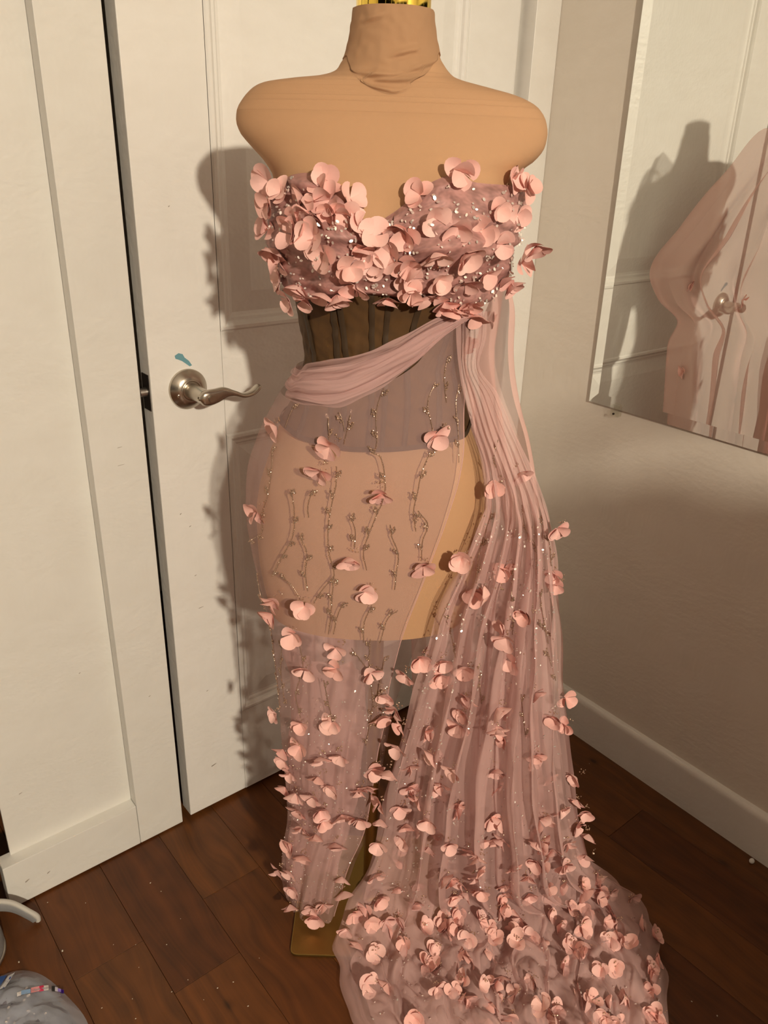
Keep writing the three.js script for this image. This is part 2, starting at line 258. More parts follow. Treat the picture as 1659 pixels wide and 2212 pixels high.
{
  const D = thing('door_2', 'white flat-panel closet door with a wide stile, beside the lever-handled door', 'door', [0, 0, 0], 0, { kind: 'structure' });
  const z0 = DOORZ - 0.034;
  mesh('stile', boxUV(boxAt(0.3895, 0.480, 0.004, 2.035, z0, DOORZ, 0.0015)), M.closet, D);
  mesh('bottom_rail', boxUV(boxAt(0.143, 0.389, 0.004, 0.101, z0, DOORZ, 0.0015)), M.closet, D);
  mesh('top_rail', boxUV(boxAt(0.143, 0.389, 1.94, 2.035, z0, DOORZ, 0.0015)), M.closet, D);
  mesh('panel', boxUV(boxAt(0.164, 0.389, 0.101, 1.94, DOORZ - 0.032, DOORZ - 0.025)), M.closet, D);
  const scuff = new THREE.MeshStandardMaterial({ color: lin(0.33, 0.29, 0.25), roughness: 0.8 });
  for (const [x, y, w, h, z] of [[0.178, 0.05, 0.004, 0.0025, DOORZ], [0.215, 0.045, 0.003, 0.002, DOORZ], [0.20, 0.225, 0.003, 0.001, DOORZ - 0.025], [0.437, 0.83, 0.004, 0.0006, DOORZ], [0.436, 0.80, 0.006, 0.0005, DOORZ], [0.19, 0.64, 0.004, 0.004, DOORZ - 0.025], [0.44, 0.34, 0.002, 0.001, DOORZ], [0.33, 0.425, 0.0015, 0.0012, DOORZ - 0.025]]) {
    const s = new THREE.Shape(); s.setFromPoints([[-w, -h], [0, -h * 0.4], [w, h * 0.7], [w * 0.8, h], [0, h * 0.7], [-w * 0.9, h * 0.1]].map(([a, b]) => new THREE.Vector2(a, b)));
    mesh('scuff_mark', new THREE.ExtrudeGeometry(s, { depth: 0.0003, bevelEnabled: false }).translate(x, y, z), scuff, D);
  }
}
// mirror on the right wall: a bevelled sheet leaning a little forward at its top, held by clear clips
{
  const S0 = 0.194, S1 = 1.20, Y0 = 0.8125, H = 1.10, LEAN = THREE.MathUtils.degToRad(0.4), w = S1 - S0;
  const mir = thing('wall_mirror', 'large frameless mirror hung on the beige wall', 'mirror'); onWall(mir, (S0 + S1) / 2, Y0, 0.004, -Math.PI / 2);
  const tilt = new THREE.Group(); tilt.name = 'sheet'; mir.add(tilt); tilt.rotation.x = LEAN;
  mesh('glass', rings(-w / 2, w / 2, 0, H, [[0, 0], [0.022, 0.0011]], 0.003), M.mirror, tilt);
  mesh('backing', boxAt(-w / 2, w / 2, 0, H, -0.001, 0.0029), M.glassEdge, tilt);
  for (const [sc, n] of [[0.2645, 0], [1.0, 1]]) {
    const c = thing('mirror_clip', n ? 'clear plastic clip under the mirror, far from the door corner' : 'clear plastic clip screwed under the mirror end beside the door casing', 'clip'); onWall(c, sc, Y0, 0, -Math.PI / 2);
    const s = new THREE.Shape(); s.moveTo(-0.009, -0.014); s.lineTo(0.009, -0.014); s.lineTo(0.009, 0.007); s.quadraticCurveTo(0.009, 0.010, 0.006, 0.010); s.lineTo(-0.006, 0.010); s.quadraticCurveTo(-0.009, 0.010, -0.009, 0.007); s.closePath();
    mesh('tab', new THREE.ExtrudeGeometry(s, { depth: 0.003, bevelEnabled: true, bevelSize: 0.0006, bevelThickness: 0.0006, bevelSegments: 2 }).translate(0, 0, 0.0105), M.clear, c);
    mesh('foot', boxAt(-0.009, 0.009, -0.0145, -0.003, 0.0002, 0.0100, 0.001), M.clear, c);
    mesh('screw', new THREE.CylinderGeometry(0.0022, 0.0022, 0.002, 16).rotateX(Math.PI / 2).translate(0, -0.0085, 0.0155), M.screw, c);
  }
}

// ------------------------------------------------------------------ dress form: pixel measurements of its outline, at the depth of its pole
const BX = -0.005, BZ = 1.06;                                // pole: right of and ahead of the viewer, level frame
const ORIGIN = V(BX, 0, -BZ).applyAxisAngle(V(0, 1, 0), YAW);
const EYE = V(-BX, CAMH, BZ);                                // the viewer in the form's own frame
const dirOf = (x, y) => vF.clone().multiplyScalar(FPX).addScaledVector(IX, x - CX).addScaledVector(IY, y - CY).normalize();
const at = (x, y, z) => { const d = dirOf(x, y); return EYE.clone().addScaledVector(d, (z - EYE.z) / d.z); };
const onFloor = (x, y, h = 0) => { const d = dirOf(x, y); return EYE.clone().addScaledVector(d, (h - EYE.y) / d.y); };
const bodyRows = [[25, 765, 935, .046, .050], [60, 760, 939, .048, .052], [100, 753, 945, .050, .055], [122, 748, 950, .053, .058], [140, 737, 960, .055, .061], [156, 727, 972, .057, .064], [165, 710, 983, .058, .066], [172, 680, 1003, .059, .068], [178, 625, 1030, .060, .069], [186, 575, 1066, .061, .070], [197, 551, 1110, .063, .072], [210, 537, 1142, .065, .074], [224, 526, 1163, .067, .076], [250, 513, 1179, .070, .078], [275, 512, 1183, .073, .080], [300, 522, 1179, .077, .082], [320, 539, 1170, .080, .083], [340, 558, 1152, .085, .084], [362, 577, 1124, .090, .085], [390, 592, 1112, .096, .086], [450, 596, 1108, .108, .085], [500, 602, 1098, .112, .083], [560, 616, 1075, .106, .080], [640, 642, 1037, .091, .075], [700, 653, 1010, .081, .069], [770, 664, 990, .076, .066], [820, 655, 994, .083, .070], [870, 634, 1004, .086, .078], [920, 606, 1018, .091, .090], [1000, 578, 1046, .097, .110], [1050, 563, 1053, .100, .118], [1100, 557, 1051, .102, .120], [1200, 562, 1034, .101, .114], [1300, 583, 1008, .097, .102], [1378, 606, 985, .093, .094]];
const bodyT = table(bodyRows.map(([y, l, r, f, b]) => { const a = at(l, y, 0), c = at(r, y, 0); return [(a.y + c.y) / 2, (a.x + c.x) / 2, (c.x - a.x) / 2, f, b]; }));
const YTOP = at(850, 25, 0).y, YBOT = at(800, 1378, 0.09).y;
const bust = (x, y) => 0.036 * (Math.exp(-(((x + 0.078) / 0.052) ** 2) - ((y - 1.178) / 0.052) ** 2) + Math.exp(-(((x - 0.070) / 0.052) ** 2) - ((y - 1.182) / 0.052) ** 2));
function body(th, y, off = 0) {                               // th: 0 right, pi/2 front, pi left, 3pi/2 back
  const [cx, w, f, b] = bodyT(y), c = Math.cos(th), s = Math.sin(th), n = 2.25, dz = (s > 0 ? f : b) + off, dx = w + off;
  const r = Math.pow(Math.pow(Math.abs(c) / dx, n) + Math.pow(Math.abs(s) / dz, n), -1 / n);
  const p = V(cx + r * c, y, r * s); if (s > 0) p.z += bust(p.x, y) * s; return p;
}
function hitBody(px, py, off = 0) {                           // where a pixel's ray meets the front of the form
  let z = 0.08, th = Math.PI / 2, p;
  for (let k = 0; k < 14; k++) {
    p = at(px, py, z); const [cx, w, f] = bodyT(p.y), q = clamp((p.x - cx) / (w + off), -0.999, 0.999), n = 2.25;
    const zf = (f + off) * Math.pow(1 - Math.pow(Math.abs(q), n), 1 / n); th = Math.atan2(zf, q * (w + off)); z = lerp(z, body(th, p.y, off).z, 0.7);
  }
  return { th, y: p.y };
}
const form = thing('dress_form', 'tan jersey dress form with gold neck cap on a brass stand', 'dress form', [ORIGIN.x, 0, ORIGIN.z], YAW);
{
  const ys = []; for (let k = 0; k <= 150; k++) ys.push(lerp(YBOT, YTOP - 0.001, k / 150)); for (const [y, l] of bodyRows) { if (y > 130 && y < 260) for (const q of [0, 3, 6]) ys.push(at(850, y + q, 0).y); } ys.sort((a, b) => a - b);
  const torso = grid(96, ys.length - 1, (u, v) => { const y = ys[Math.round(v * (ys.length - 1))]; return body(-u * 2 * Math.PI, y); }, true);
  mesh('torso', torso, M.jersey, form, 'tan jersey torso with arm stumps');
  const disc = grid(96, 6, (u, v) => { const p = body(u * 2 * Math.PI, YBOT); const c = V(bodyT(YBOT)[0], YBOT, 0); return c.lerp(p, v); });
  mesh('torso_underside', disc, M.jersey, form);
  // collar: the jersey tube pulled over the neck, wrinkled, ending in a V
  const edge = table([[-Math.PI * 1.5 - 0.01, YTOP - 0.09], [-Math.PI, 0], [0, 0]].slice(0, 1).concat([]).concat([[0, 0]]).map((r) => r)); void edge;
  const vpts = [[747, 122], [758, 155], [775, 172], [800, 190], [845, 204], [890, 187], [915, 165], [935, 142], [949, 115]].map(([x, y]) => { const h = hitBody(x, y, 0.001); return [h.th, h.y]; });
  const vT = table([[-0.3, vpts[8][1] - 0.004], ...vpts.slice().reverse(), [Math.PI + 0.3, vpts[0][1] - 0.004]].sort((a, b) => a[0] - b[0]));
  const creases = [[845, 118, 905, 104, .0030], [790, 44, 830, 30, .0022], [800, 155, 850, 160, .003], [765, 150, 830, 168, .0035], [780, 172, 905, 172, .0045], [790, 182, 850, 197, .0035], [880, 150, 945, 125, .0035], [770, 162, 900, 160, .002]].map(([a, b, c, d, e]) => { const p = hitBody(a, b), q = hitBody(c, d); return [p.th, p.y, q.th, q.y, e]; });
  mesh('neck_cover', grid(144, 90, (u, v) => {
    const th = -u * 2 * Math.PI + Math.PI / 2, t2 = ((th % (2 * Math.PI)) + 2 * Math.PI) % (2 * Math.PI), tt = t2 > 1.65 * Math.PI ? t2 - 2 * Math.PI : t2;
    const lo = tt < Math.PI + 0.3 && tt > -0.3 ? vT(tt)[0] : vpts[0][1] - 0.004, y = lerp(lo, YTOP + 0.0005, v);
    let o = 0.0016 + 0.0006 * n2(tt * 3, y * 60);
    for (const [a, b, c, d, e] of creases) { const f = clamp((tt - a) / (c - a), 0, 1), yy = lerp(b, d, f), dy = (y - yy), g = Math.exp(-(((tt - lerp(a, c, f)) / 0.10) ** 2)) * Math.sin(Math.PI * (0.12 + 0.76 * f)); o += e * g * (Math.exp(-((dy / 0.0032) ** 2)) - 0.8 * Math.exp(-(((dy + 0.0048) / 0.0026) ** 2))); }
    if (v < 0.02) o = 0.0003;
    return body(th, y, Math.max(o, 0.0002));
  }, true), M.collar, form, 'darker tan jersey pulled up the neck in creases, with a V edge');
  const [ncx, nw, nf, nb] = bodyT(YTOP), cap = [[0.0432, -0.01], [0.0440, 0.0], [0.0440, 0.019], [0.0430, 0.022], [0.030, 0.026], [0.012, 0.028], [0, 0.0283]].map(([a, b]) => new THREE.Vector2(a, b));
  void nf; void nb;
  mesh('neck_cap', new THREE.LatheGeometry(cap, 64).scale((nw - 0.002) / 0.044, 1, 1.08).translate(ncx, YTOP, -0.002), M.gold, form, 'polished gold neck cap');
  mesh('pole', new THREE.CylinderGeometry(0.0115, 0.0115, YBOT - 0.006, 32).translate(0, (YBOT + 0.006) / 2, 0), M.brass, form, 'brass pole');
  mesh('pole_collar', new THREE.LatheGeometry([[0.026, 0.007], [0.026, 0.012], [0.018, 0.016], [0.016, 0.035], [0.0117, 0.037]].map(([a, b]) => new THREE.Vector2(a, b)), 32), M.brass, form);
  const s = new THREE.Shape(), a = 0.132, r = 0.012; s.moveTo(-a + r, -a); s.lineTo(a - r, -a); s.quadraticCurveTo(a, -a, a, -a + r); s.lineTo(a, a - r); s.quadraticCurveTo(a, a, a - r, a); s.lineTo(-a + r, a); s.quadraticCurveTo(-a, a, -a, a - r); s.lineTo(-a, -a + r); s.quadraticCurveTo(-a, -a, -a + r, -a);
  mesh('base_plate', new THREE.ExtrudeGeometry(s, { depth: 0.004, bevelEnabled: true, bevelThickness: 0.001, bevelSize: 0.001, bevelSegments: 2 }).rotateX(-Math.PI / 2).translate(0, 0.0012, 0), M.brass, form, 'square brass base plate');
}

// ------------------------------------------------------------------ gown
const gown = thing('evening_gown', 'sheer pink strapless gown with fabric flowers, brown corset and long side train', 'gown', [ORIGIN.x, 0, ORIGIN.z], YAW);
const FRONT = (pts, off) => pts.map(([x, y]) => { const h = hitBody(x, y, off); return [h.th, h.y]; });
const around = (pts, yBack) => {                             // height as a function of the angle: front from pixels, back flat
  const p = pts.slice().sort((a, b) => a[0] - b[0]), t = table([[p[0][0] - 0.9, yBack], ...p, [p[p.length - 1][0] + 0.9, yBack]]);
  return (th) => { let a = ((th % (2 * Math.PI)) + 2 * Math.PI) % (2 * Math.PI); if (a > 1.5 * Math.PI) a -= 2 * Math.PI; return t(a)[0]; };
};
const solids = [];                                           // sheets that flowers and beads may sit on
// corset
const corTop = around(FRONT([[625, 600], [700, 600], [830, 600], [960, 600], [1050, 600]], 0.005), 1.12);
const corBot = around(FRONT([[618, 925], [650, 948], [700, 962], [760, 974], [830, 975], [910, 968], [960, 957], [1000, 945], [1016, 915]], 0.004), at(800, 900, 0).y);
{
  const f = (th, v, o = 0) => { const y = lerp(corBot(th), corTop(th), v); return body(th, y, 0.0035 + 0.0012 * n2(th * 9 + y * 20, y * 38) * (1 - Math.abs(2 * v - 1)) + o); };
  const c = mesh('corset', grid(200, 60, (u, v) => f(-u * 2 * Math.PI + Math.PI / 2, v), true), M.corset, gown, 'sheer brown boned corset');
  // boning channels run from the bust to the hem of the corset
  for (const [xt, yt, xb, yb] of [[655, 660, 648, 935], [718, 660, 700, 955], [730, 660, 735, 965], [800, 660, 795, 970], [835, 660, 825, 970], [905, 660, 873, 965], [985, 690, 945, 955], [1012, 700, 990, 940]]) {
    const a = hitBody(xt, yt, 0.004), b = hitBody(xb, yb, 0.004);
    mesh('boning', grid(4, 50, (u, v) => { const th = lerp(b.th, a.th, v), y = lerp(corBot(b.th) + 0.001, corTop(a.th), v), [, w] = bodyT(y), e = (u - 0.5) * 0.0085 / w; return body(th - e, y, 0.0062 + 0.0012 * n2((th) * 9 + y * 20, y * 38) - Math.abs(u - 0.5) * 0.002); }), M.boning, c);
  }
  mesh('binding', grid(200, 3, (u, v) => { const th = -u * 2 * Math.PI + Math.PI / 2; return body(th, corBot(th) + lerp(-0.0005, 0.006, v), 0.0058); }, true), M.boning, c);
}
// bodice: draped band with a sweetheart top
const bodTop = around(FRONT([[590, 392], [612, 378], [645, 373], [690, 383], [728, 408], [760, 448], [785, 480], [800, 489], [830, 472], [868, 448], [905, 418], [945, 392], [990, 380], [1050, 396], [1105, 400]], 0.012), 1.235);
const bodBot = around(FRONT([[622, 640], [660, 650], [730, 646], [800, 640], [880, 648], [950, 660], [1000, 680], [1035, 668]], 0.010), 1.085);
const fold = (th, y) => { const x = th * 0.14; return 0.0062 * Math.sin(y * 135 + 3.4 * n2(x * 5, y * 9) + 9 * x) * (0.6 + 0.5 * n2(x * 8, y * 14)) + 0.004 * n2(x * 14, y * 40); };
const bodice = mesh('bodice', grid(280, 90, (u, v) => {
  const th = -u * 2 * Math.PI + Math.PI / 2, y = lerp(bodBot(th), bodTop(th), v), e = sstep(v, 0, 0.06) * sstep(1 - v, 0, 0.05);
  return body(th, y, lerp(0.003, 0.0125 + fold(th, y), e));
}, true), M.bodice, gown, 'ruched mauve bodice with a sweetheart top');
solids.push(bodice);
// skirt: one sheer layer from the sash to the hem, open at the slit
const SK = [[690, 650, 1012, .105, .075, 0], [780, 652, 1003, .098, .076, 0], [850, 632, 1012, .100, .086, 0], [920, 596, 1026, .106, .104, 0], [1000, 562, 1054, .111, .122, 0], [1080, 541, 1060, .114, .130, 0], [1150, 536, 1053, .114, .130, 0], [1250, 548, 1025, .112, .122, 0], [1350, 570, 985, .108, .112, 0.002], [1430, 588, 945, .10, .11, 0.006], [1540, 603, 895, .088, .10, 0.012], [1640, 614, 855, .078, .09, 0.018], [1720, 622, 838, .07, .085, 0.022], [1800, 630, 822, .062, .08, 0.026], [1880, 618, 795, .056, .07, 0.028], [1950, 618, 768, .052, .065, 0.028], [1990, 628, 752, .050, .06, 0.026]];
const skT = table(SK.map(([y, l, r, f, b, zc]) => { const a = at(l, y, zc), c = at(r, y, zc), m = at((l + r) / 2, y, zc + f); return [m.y, (a.x + c.x) / 2, (c.x - a.x) / 2, f, b, zc]; }));
const SKBOT = Math.max(0.016, at(680, 1988, 0.075).y);
function skirt(th, y) {
  const [cx, w, f, b, zc] = skT(y), c = Math.cos(th), s = Math.sin(th), low = sstep(0.62 - y, 0, 0.5);
  const rip = 1 + low * (0.05 * Math.sin(7 * th + 2.2 * n2(th, y * 3)) + 0.035 * Math.sin(13 * th + 4 * y)) + 0.006 * n2(th * 4, y * 9);
  const n = 2.2, r = rip * Math.pow(Math.pow(Math.abs(c) / w, n) + Math.pow(Math.abs(s) / (s > 0 ? f : b), n), -1 / n);
  return V(cx + r * c, y, zc + r * s);
}
const slitT = (() => {                                        // angle of the free edge at each height, from its pixels
  const rows = [];
  for (const [x, y] of [[1000, 690], [1000, 780], [1003, 870], [1003, 940], [998, 1000], [988, 1050], [962, 1130], [918, 1250], [868, 1380], [842, 1480], [825, 1600], [808, 1700], [785, 1800], [752, 1880], [742, 1930], [722, 1990]]) {
    let z = 0.08, p; for (let k = 0; k < 12; k++) { p = at(x, y, z); const [cx, w, f, , zc] = skT(p.y), q = clamp((p.x - cx) / w, -0.98, 0.98); z = lerp(z, zc + f * Math.pow(1 - Math.abs(q) ** 2.2, 1 / 2.2), 0.6); }
    const [cx, , , , zc] = skT(p.y); rows.push([p.y, Math.atan2(Math.max(z - zc, 0.004), p.x - cx)]);
  }
  return table(rows);
})();
const skTop = around(FRONT([[645, 862], [690, 872], [735, 872], [800, 842], [890, 782], [960, 716], [1000, 694]], 0.012), at(800, 850, 0).y);
const skirtMesh = mesh('skirt', grid(150, 150, (u, v) => {
  const y0 = lerp(SKBOT, 1.0, v); let th = lerp(slitT(y0)[0], 1.86 * Math.PI, u); const y = lerp(SKBOT, skTop(th), v); th = lerp(slitT(y)[0], 1.86 * Math.PI, u);
  return skirt(th, y + (v < 0.01 ? 0.006 * Math.sin(th * 9) : 0));
}), M.tulle, gown, 'sheer net skirt with a high slit');
solids.push(skirtMesh);
mesh('skirt_layer', grid(110, 70, (u, v) => {           // a second, looser layer inside the lower skirt
  const y = lerp(SKBOT + 0.01, 0.575, v), th = lerp(slitT(y)[0] + 0.25, 1.7 * Math.PI, u), p = skirt(th, y), [cx, , , , zc] = skT(y), k = 0.80 + 0.07 * Math.sin(th * 9 + 3 * n2(th, y * 4)) + 0.05 * Math.sin(th * 17 + 5 * y);
  return V(cx + (p.x - cx) * k, y, zc + (p.z - zc) * k);
}), M.innerTulle, skirtMesh);
for (const [nm, uu] of [['slit_edge', 0]]) {                  // rolled edge of the slit
  const pts = []; for (let k = 0; k <= 70; k++) { const v = k / 70, y = lerp(SKBOT, skTop(slitT(1.0)[0]), v); pts.push(skirt(slitT(y)[0], y)); }
  mesh(nm, new THREE.TubeGeometry(new THREE.CatmullRomCurve3(pts), 140, 0.0007, 5), net(lin(0.8, 0.5, 0.47), 0.6), skirtMesh); void uu;
}
// sash: gathered band from the left hip up to the right side of the bodice, wound round the back
{
  const up = around(FRONT([[655, 800], [668, 786], [700, 780], [760, 768], [850, 735], [940, 688], [990, 668], [1010, 660]], 0.010), at(800, 800, 0).y), lo = around(FRONT([[640, 868], [680, 878], [725, 880], [800, 850], [890, 790], [960, 722], [1000, 694], [1010, 690]], 0.010), at(800, 870, 0).y);
  const f = (k) => (u, v) => {
    const th = lerp(0.30, 1.75 * Math.PI, u), a = up(th), b = lo(th), y = lerp(b, a, v), pl = Math.sin(v * 15 + 1.6 * n2(u * 3, v * 3 + k) + k) * 0.0034;
    return body(th, y + 0.002 * n2(u * 8, v * 9 + k), 0.011 + 0.004 * k + pl * sstep(a - b, 0, 0.05) + 0.004 * Math.sin(Math.PI * v));
  };
  const s = mesh('sash', grid(160, 60, f(0)), M.sashTulle, gown, 'gathered pink net sash');
  mesh('sash_layer', grid(160, 60, (u, v) => f(1)(u, 0.12 + 0.72 * v)), M.sashTulle, s);
}
// train: gathered at the right hip, falling in pleats and spreading over the floor
const TR = [[672, 985, 1052, .075, .03], [730, 985, 1050, .075, .03], [790, 990, 1036, .070, .04], [850, 1000, 1076, .065, .02], [920, 1018, 1106, .065, .01], [1000, 1042, 1142, .070, .0], [1060, 1048, 1168, .080, -.005], [1110, 1040, 1184, .088, -.008], [1200, 1002, 1199, .10, -.01], [1300, 953, 1208, .11, -.01], [1390, 925, 1215, .11, -.01], [1500, 892, 1219, .105, -.005], [1600, 862, 1226, .098, .0], [1700, 835, 1240, .092, .0], [1800, 815, 1258, .085, .0], [1880, 790, 1284, .082, -.004], [1955, 744, 1380, .080, .0]];
const TF = [[2050, 722, 1425], [2130, 727, 1438], [2212, 760, 1442], [2300, 800, 1432]];
const trL = [], trR = [], trY = [];
for (const [y, l, r, zl, zr] of TR) { trL.push(at(l, y, zl)); trR.push(at(r, y, zr)); }
for (const [y, l, r] of TF) { trL.push(onFloor(l, y, 0.012)); trR.push(onFloor(r, y, 0.012)); }
trL.forEach((p) => { p.y = Math.max(p.y, 0.008); }); trR.forEach((p) => { p.y = Math.max(p.y, 0.008); }); void trY;
const cL = new THREE.CatmullRomCurve3(trL, false, 'centripetal'), cR = new THREE.CatmullRomCurve3(trR, false, 'centripetal'), NR = trL.length - 1;
function train(k, u, v) {
  const vi = v * NR, hang = sstep(vi, 1, 9), gath = sstep(vi, 4, 9), fl = sstep(vi, 15.0, 17.4);
  const a = cL.getPoint(v), b = cR.getPoint(v), w = a.distanceTo(b);
  const ph = u * 2 * Math.PI, j = 1.5 * n2(u * 5 + k * 7, v * 2.2);
  const s1 = Math.sin(ph * 7 + k * 2.1 + j), s2 = Math.sin(ph * 12 + 1.3 * k + 2 * j + v * 1.5), c1 = Math.cos(ph * 7 + k * 2.1 + j);
  const uu = clamp(u + (0.042 * c1 + 0.010 * Math.sin(ph * 12)) * Math.sin(Math.PI * u) * gath * (1 - 0.5 * fl), 0, 1);
  const p = a.lerp(b, uu), bulge = Math.sin(Math.PI * clamp(u, 0, 1));
  const A = lerp(0.0025, 0.022, sstep(vi, 3, 10)) * (1 - 0.35 * fl), disp = A * (s1 + 0.3 * s2) * Math.pow(bulge, 0.35);
  p.z += (1 - fl) * (disp + bulge * lerp(0.008, 0.05, hang) - k * 0.045 * hang) ;
  // on the floor the net lies in low, crumpled folds
  const lump = 0.030 * Math.abs(n2(p.x * 9 + k * 5, p.z * 7)) + 0.022 * Math.abs(s1 * 0.6 + 0.4 * s2) + 0.012 * Math.abs(n2(p.x * 26, p.z * 26 + k));
  p.y = Math.max(p.y, 0.006) + fl * Math.pow(bulge, 0.5) * (lump + (k ? 0.0 : 0.008));
  p.z += fl * 0.02 * n2(p.x * 12, k + 3); p.x += fl * 0.012 * n2(p.z * 14, k + 8) + (1 - fl) * hang * 0.004 * n2(u * 30, v * 9);
  p.y = Math.max(p.y, 0.004); return p;
}
const trainMesh = mesh('train', grid(190, 170, (u, v) => train(0, u, v)), M.trainTulle, gown, 'long pleated net train pooling on the floor');
const under = mesh('train_layer', grid(150, 120, (u, v) => train(1, lerp(0.06, 0.94, u), lerp(0.38, 1, v))), M.trainTulle, trainMesh);
solids.push(trainMesh);
// net falling from the back of the bodice, flaring out behind the hip
const capeE = table([[0, -.03, 1.24, -.095], [.08, 0, 1.335, -.16], [.14, .02, 1.345, -.235], [.22, .03, 1.25, -.31], [.32, .02, 1.13, -.385], [.42, 0, 1.03, -.440], [.48, .01, .97, -.41], [.54, .04, .92, -.355], [.60, .05, .86, -.37], [.70, .06, .70, -.36], [.85, .08, .35, -.34], [1, .10, .012, -.33]]);
const capeI = table([[0, .125, 1.235, -.05], [.08, .138, 1.21, -.06], [.14, .148, 1.17, -.065], [.22, .160, 1.11, -.068], [.32, .172, 1.05, -.065], [.42, .185, .97, -.06], [.48, .195, .93, -.055], [.54, .207, .89, -.05], [.60, .222, .83, -.045], [.70, .250, .68, -.04], [.85, .29, .35, -.04], [1, .34, .012, -.05]]);
function cape(k, u, v) {                                      // u from the hip to the free edge behind, v downwards
  const e = capeE(v), i = capeI(v), ph = u * 2 * Math.PI, amp = 0.030 * sstep(v, 0.0, 0.35) * (0.3 + 0.7 * Math.sin(Math.PI * u));
  const d = amp * (Math.sin(ph * 5 + k * 2 + 1.2 * n2(u * 4, v * 3 + k)) + 0.45 * Math.sin(ph * 9 + k));
  const w = clamp(u + 0.07 * sstep(v, 0, 0.3) * Math.sin(ph * 5 + k) * Math.sin(Math.PI * u), 0, 1), puff = Math.sin(Math.PI * w) * sstep(v, 0, 0.1) * (1 - sstep(v, 0.2, 0.6));
  return V(lerp(i[0], e[0], w) + d - 0.025 * k + 0.02 * puff, Math.max(lerp(i[1], e[1], w) + 0.05 * puff + 0.012 * (1 - v) * n2(u * 6, v * 5), 0.005), lerp(i[2], e[2], w) + d * 0.3);
}
const capeMesh = mesh('back_drape', grid(110, 120, (u, v) => cape(0, u, v)), M.capeTulle, gown, 'pale net falling from the back of the bodice');

// ------------------------------------------------------------------ fabric flowers
gown.updateMatrixWorld(true);
const caster = new THREE.Raycaster();
const locals = solids.map((m) => { const c = new THREE.Mesh(m.geometry, new THREE.MeshBasicMaterial({ side: THREE.DoubleSide })); c.name = m.name; c.updateMatrixWorld(true); return c; });
function cast(px, py, list = locals) {                        // first dress surface under a pixel, in the gown's frame
  for (const [ox, oy] of [[0, 0], [-10, 0], [10, 0], [-20, 4], [20, 4], [-34, 8], [34, 8], [0, -14], [0, 24], [-40, 24], [-60, 10], [0, 40]]) {
    caster.set(EYE, dirOf(px + ox, py + oy)); const h = caster.intersectObjects(list, false)[0];
    if (h) { const n = h.face.normal.clone(); if (n.dot(caster.ray.direction) > 0) n.negate(); return { p: at(px, py, h.point.z), n, hit: h, on: h.object.name }; }
  }
  return null;
}
function petal(len, wid, tilt, az, curl) {                    // a rounded lobe, narrow at its root and cupped
  const g = grid(16, 3, (u, v) => {
    const a = -u * 2 * Math.PI, y = len * (0.5 + 0.5 * v * Math.sin(a)), t = y / len, pinch = 0.22 + 0.78 * Math.min(1, t / 0.5), x = wid * 0.5 * v * Math.cos(a) * pinch, s = 2 * x / wid;
    return V(x, y, curl * len * t * t + 0.17 * wid * s * s);
  });
  return g.rotateX(tilt).rotateZ(az);
}
const flowers = [];
for (let k = 0; k < 9; k++) {                                 // open petals behind, one or two closed ones in front
  const np = k % 3 === 2 ? 4 : 3, nf = 1 + k % 2, ps = [], a0 = rr(0, 6.28);
  for (let i = 0; i < np; i++) { const L = rr(0.0175, 0.0215); ps.push(petal(L, L * rr(1.0, 1.2), rr(0.15, 0.7), a0 + i * 2 * Math.PI / np + rr(-0.3, 0.3), rr(-0.3, 0.15))); }
  for (let i = 0; i < nf; i++) { const L = rr(0.0155, 0.0195); ps.push(petal(L, L * rr(1.0, 1.2), rr(0.8, 1.3), a0 + 0.6 + i * Math.PI + rr(-0.4, 0.4), rr(-0.45, -0.1))); }
  flowers.push(mergeGeometries(ps));
}
const beadSpots = [];
let nFlowers = 0; const spare = [];
function flower(p, n, scale, parent, name = 'fabric_flower') {
  const ax = n.clone().multiplyScalar(0.85).add(V(rr(-0.55, 0.55), rr(-0.95, 0.05), rr(-0.1, 0.4))).normalize();
  const gf = flowers[Math.floor(rnd() * flowers.length)], mf = M.petals[Math.floor(rnd() * 4)], o = parent ? mesh(name, gf, mf, parent) : new THREE.Object3D();
  o.quaternion.setFromUnitVectors(V(0, 0, 1), ax).multiply(new THREE.Quaternion().setFromAxisAngle(V(0, 0, 1), rr(0, 6.28)));
  o.position.copy(p).addScaledVector(n, 0.002); o.scale.setScalar(scale); o.position.y = Math.max(o.position.y, 0.016); if (parent) nFlowers++; else { o.updateMatrix(); spare.push(gf.clone().applyMatrix4(o.matrix)); }
  return o;
}
const onBodice = [[580, 393], [609, 418], [587, 436], [582, 496], [658, 426], [701, 426], [712, 436], [701, 389], [755, 430], [667, 457], [687, 473], [724, 467], [749, 467], [642, 479], [638, 510], [662, 504], [679, 512], [777, 483], [812, 477], [867, 492], [880, 514], [810, 510], [783, 528], [701, 547], [777, 551], [597, 535], [605, 561], [755, 576], [802, 571], [767, 612], [847, 551], [878, 569], [886, 602], [648, 612], [662, 641], [728, 633], [810, 641], [609, 606], [628, 647], [703, 631], [909, 424], [995, 373], [1104, 387], [1135, 408], [936, 473], [987, 490], [1071, 455], [1114, 465], [1040, 500], [1079, 528], [940, 543], [1001, 547], [1155, 530], [1122, 569], [1044, 590], [948, 604], [1001, 608], [1083, 600], [1100, 610], [885, 571], [981, 660], [1012, 653], [995, 668], [917, 637], [1028, 676], [889, 631], [840, 640], [960, 650]];
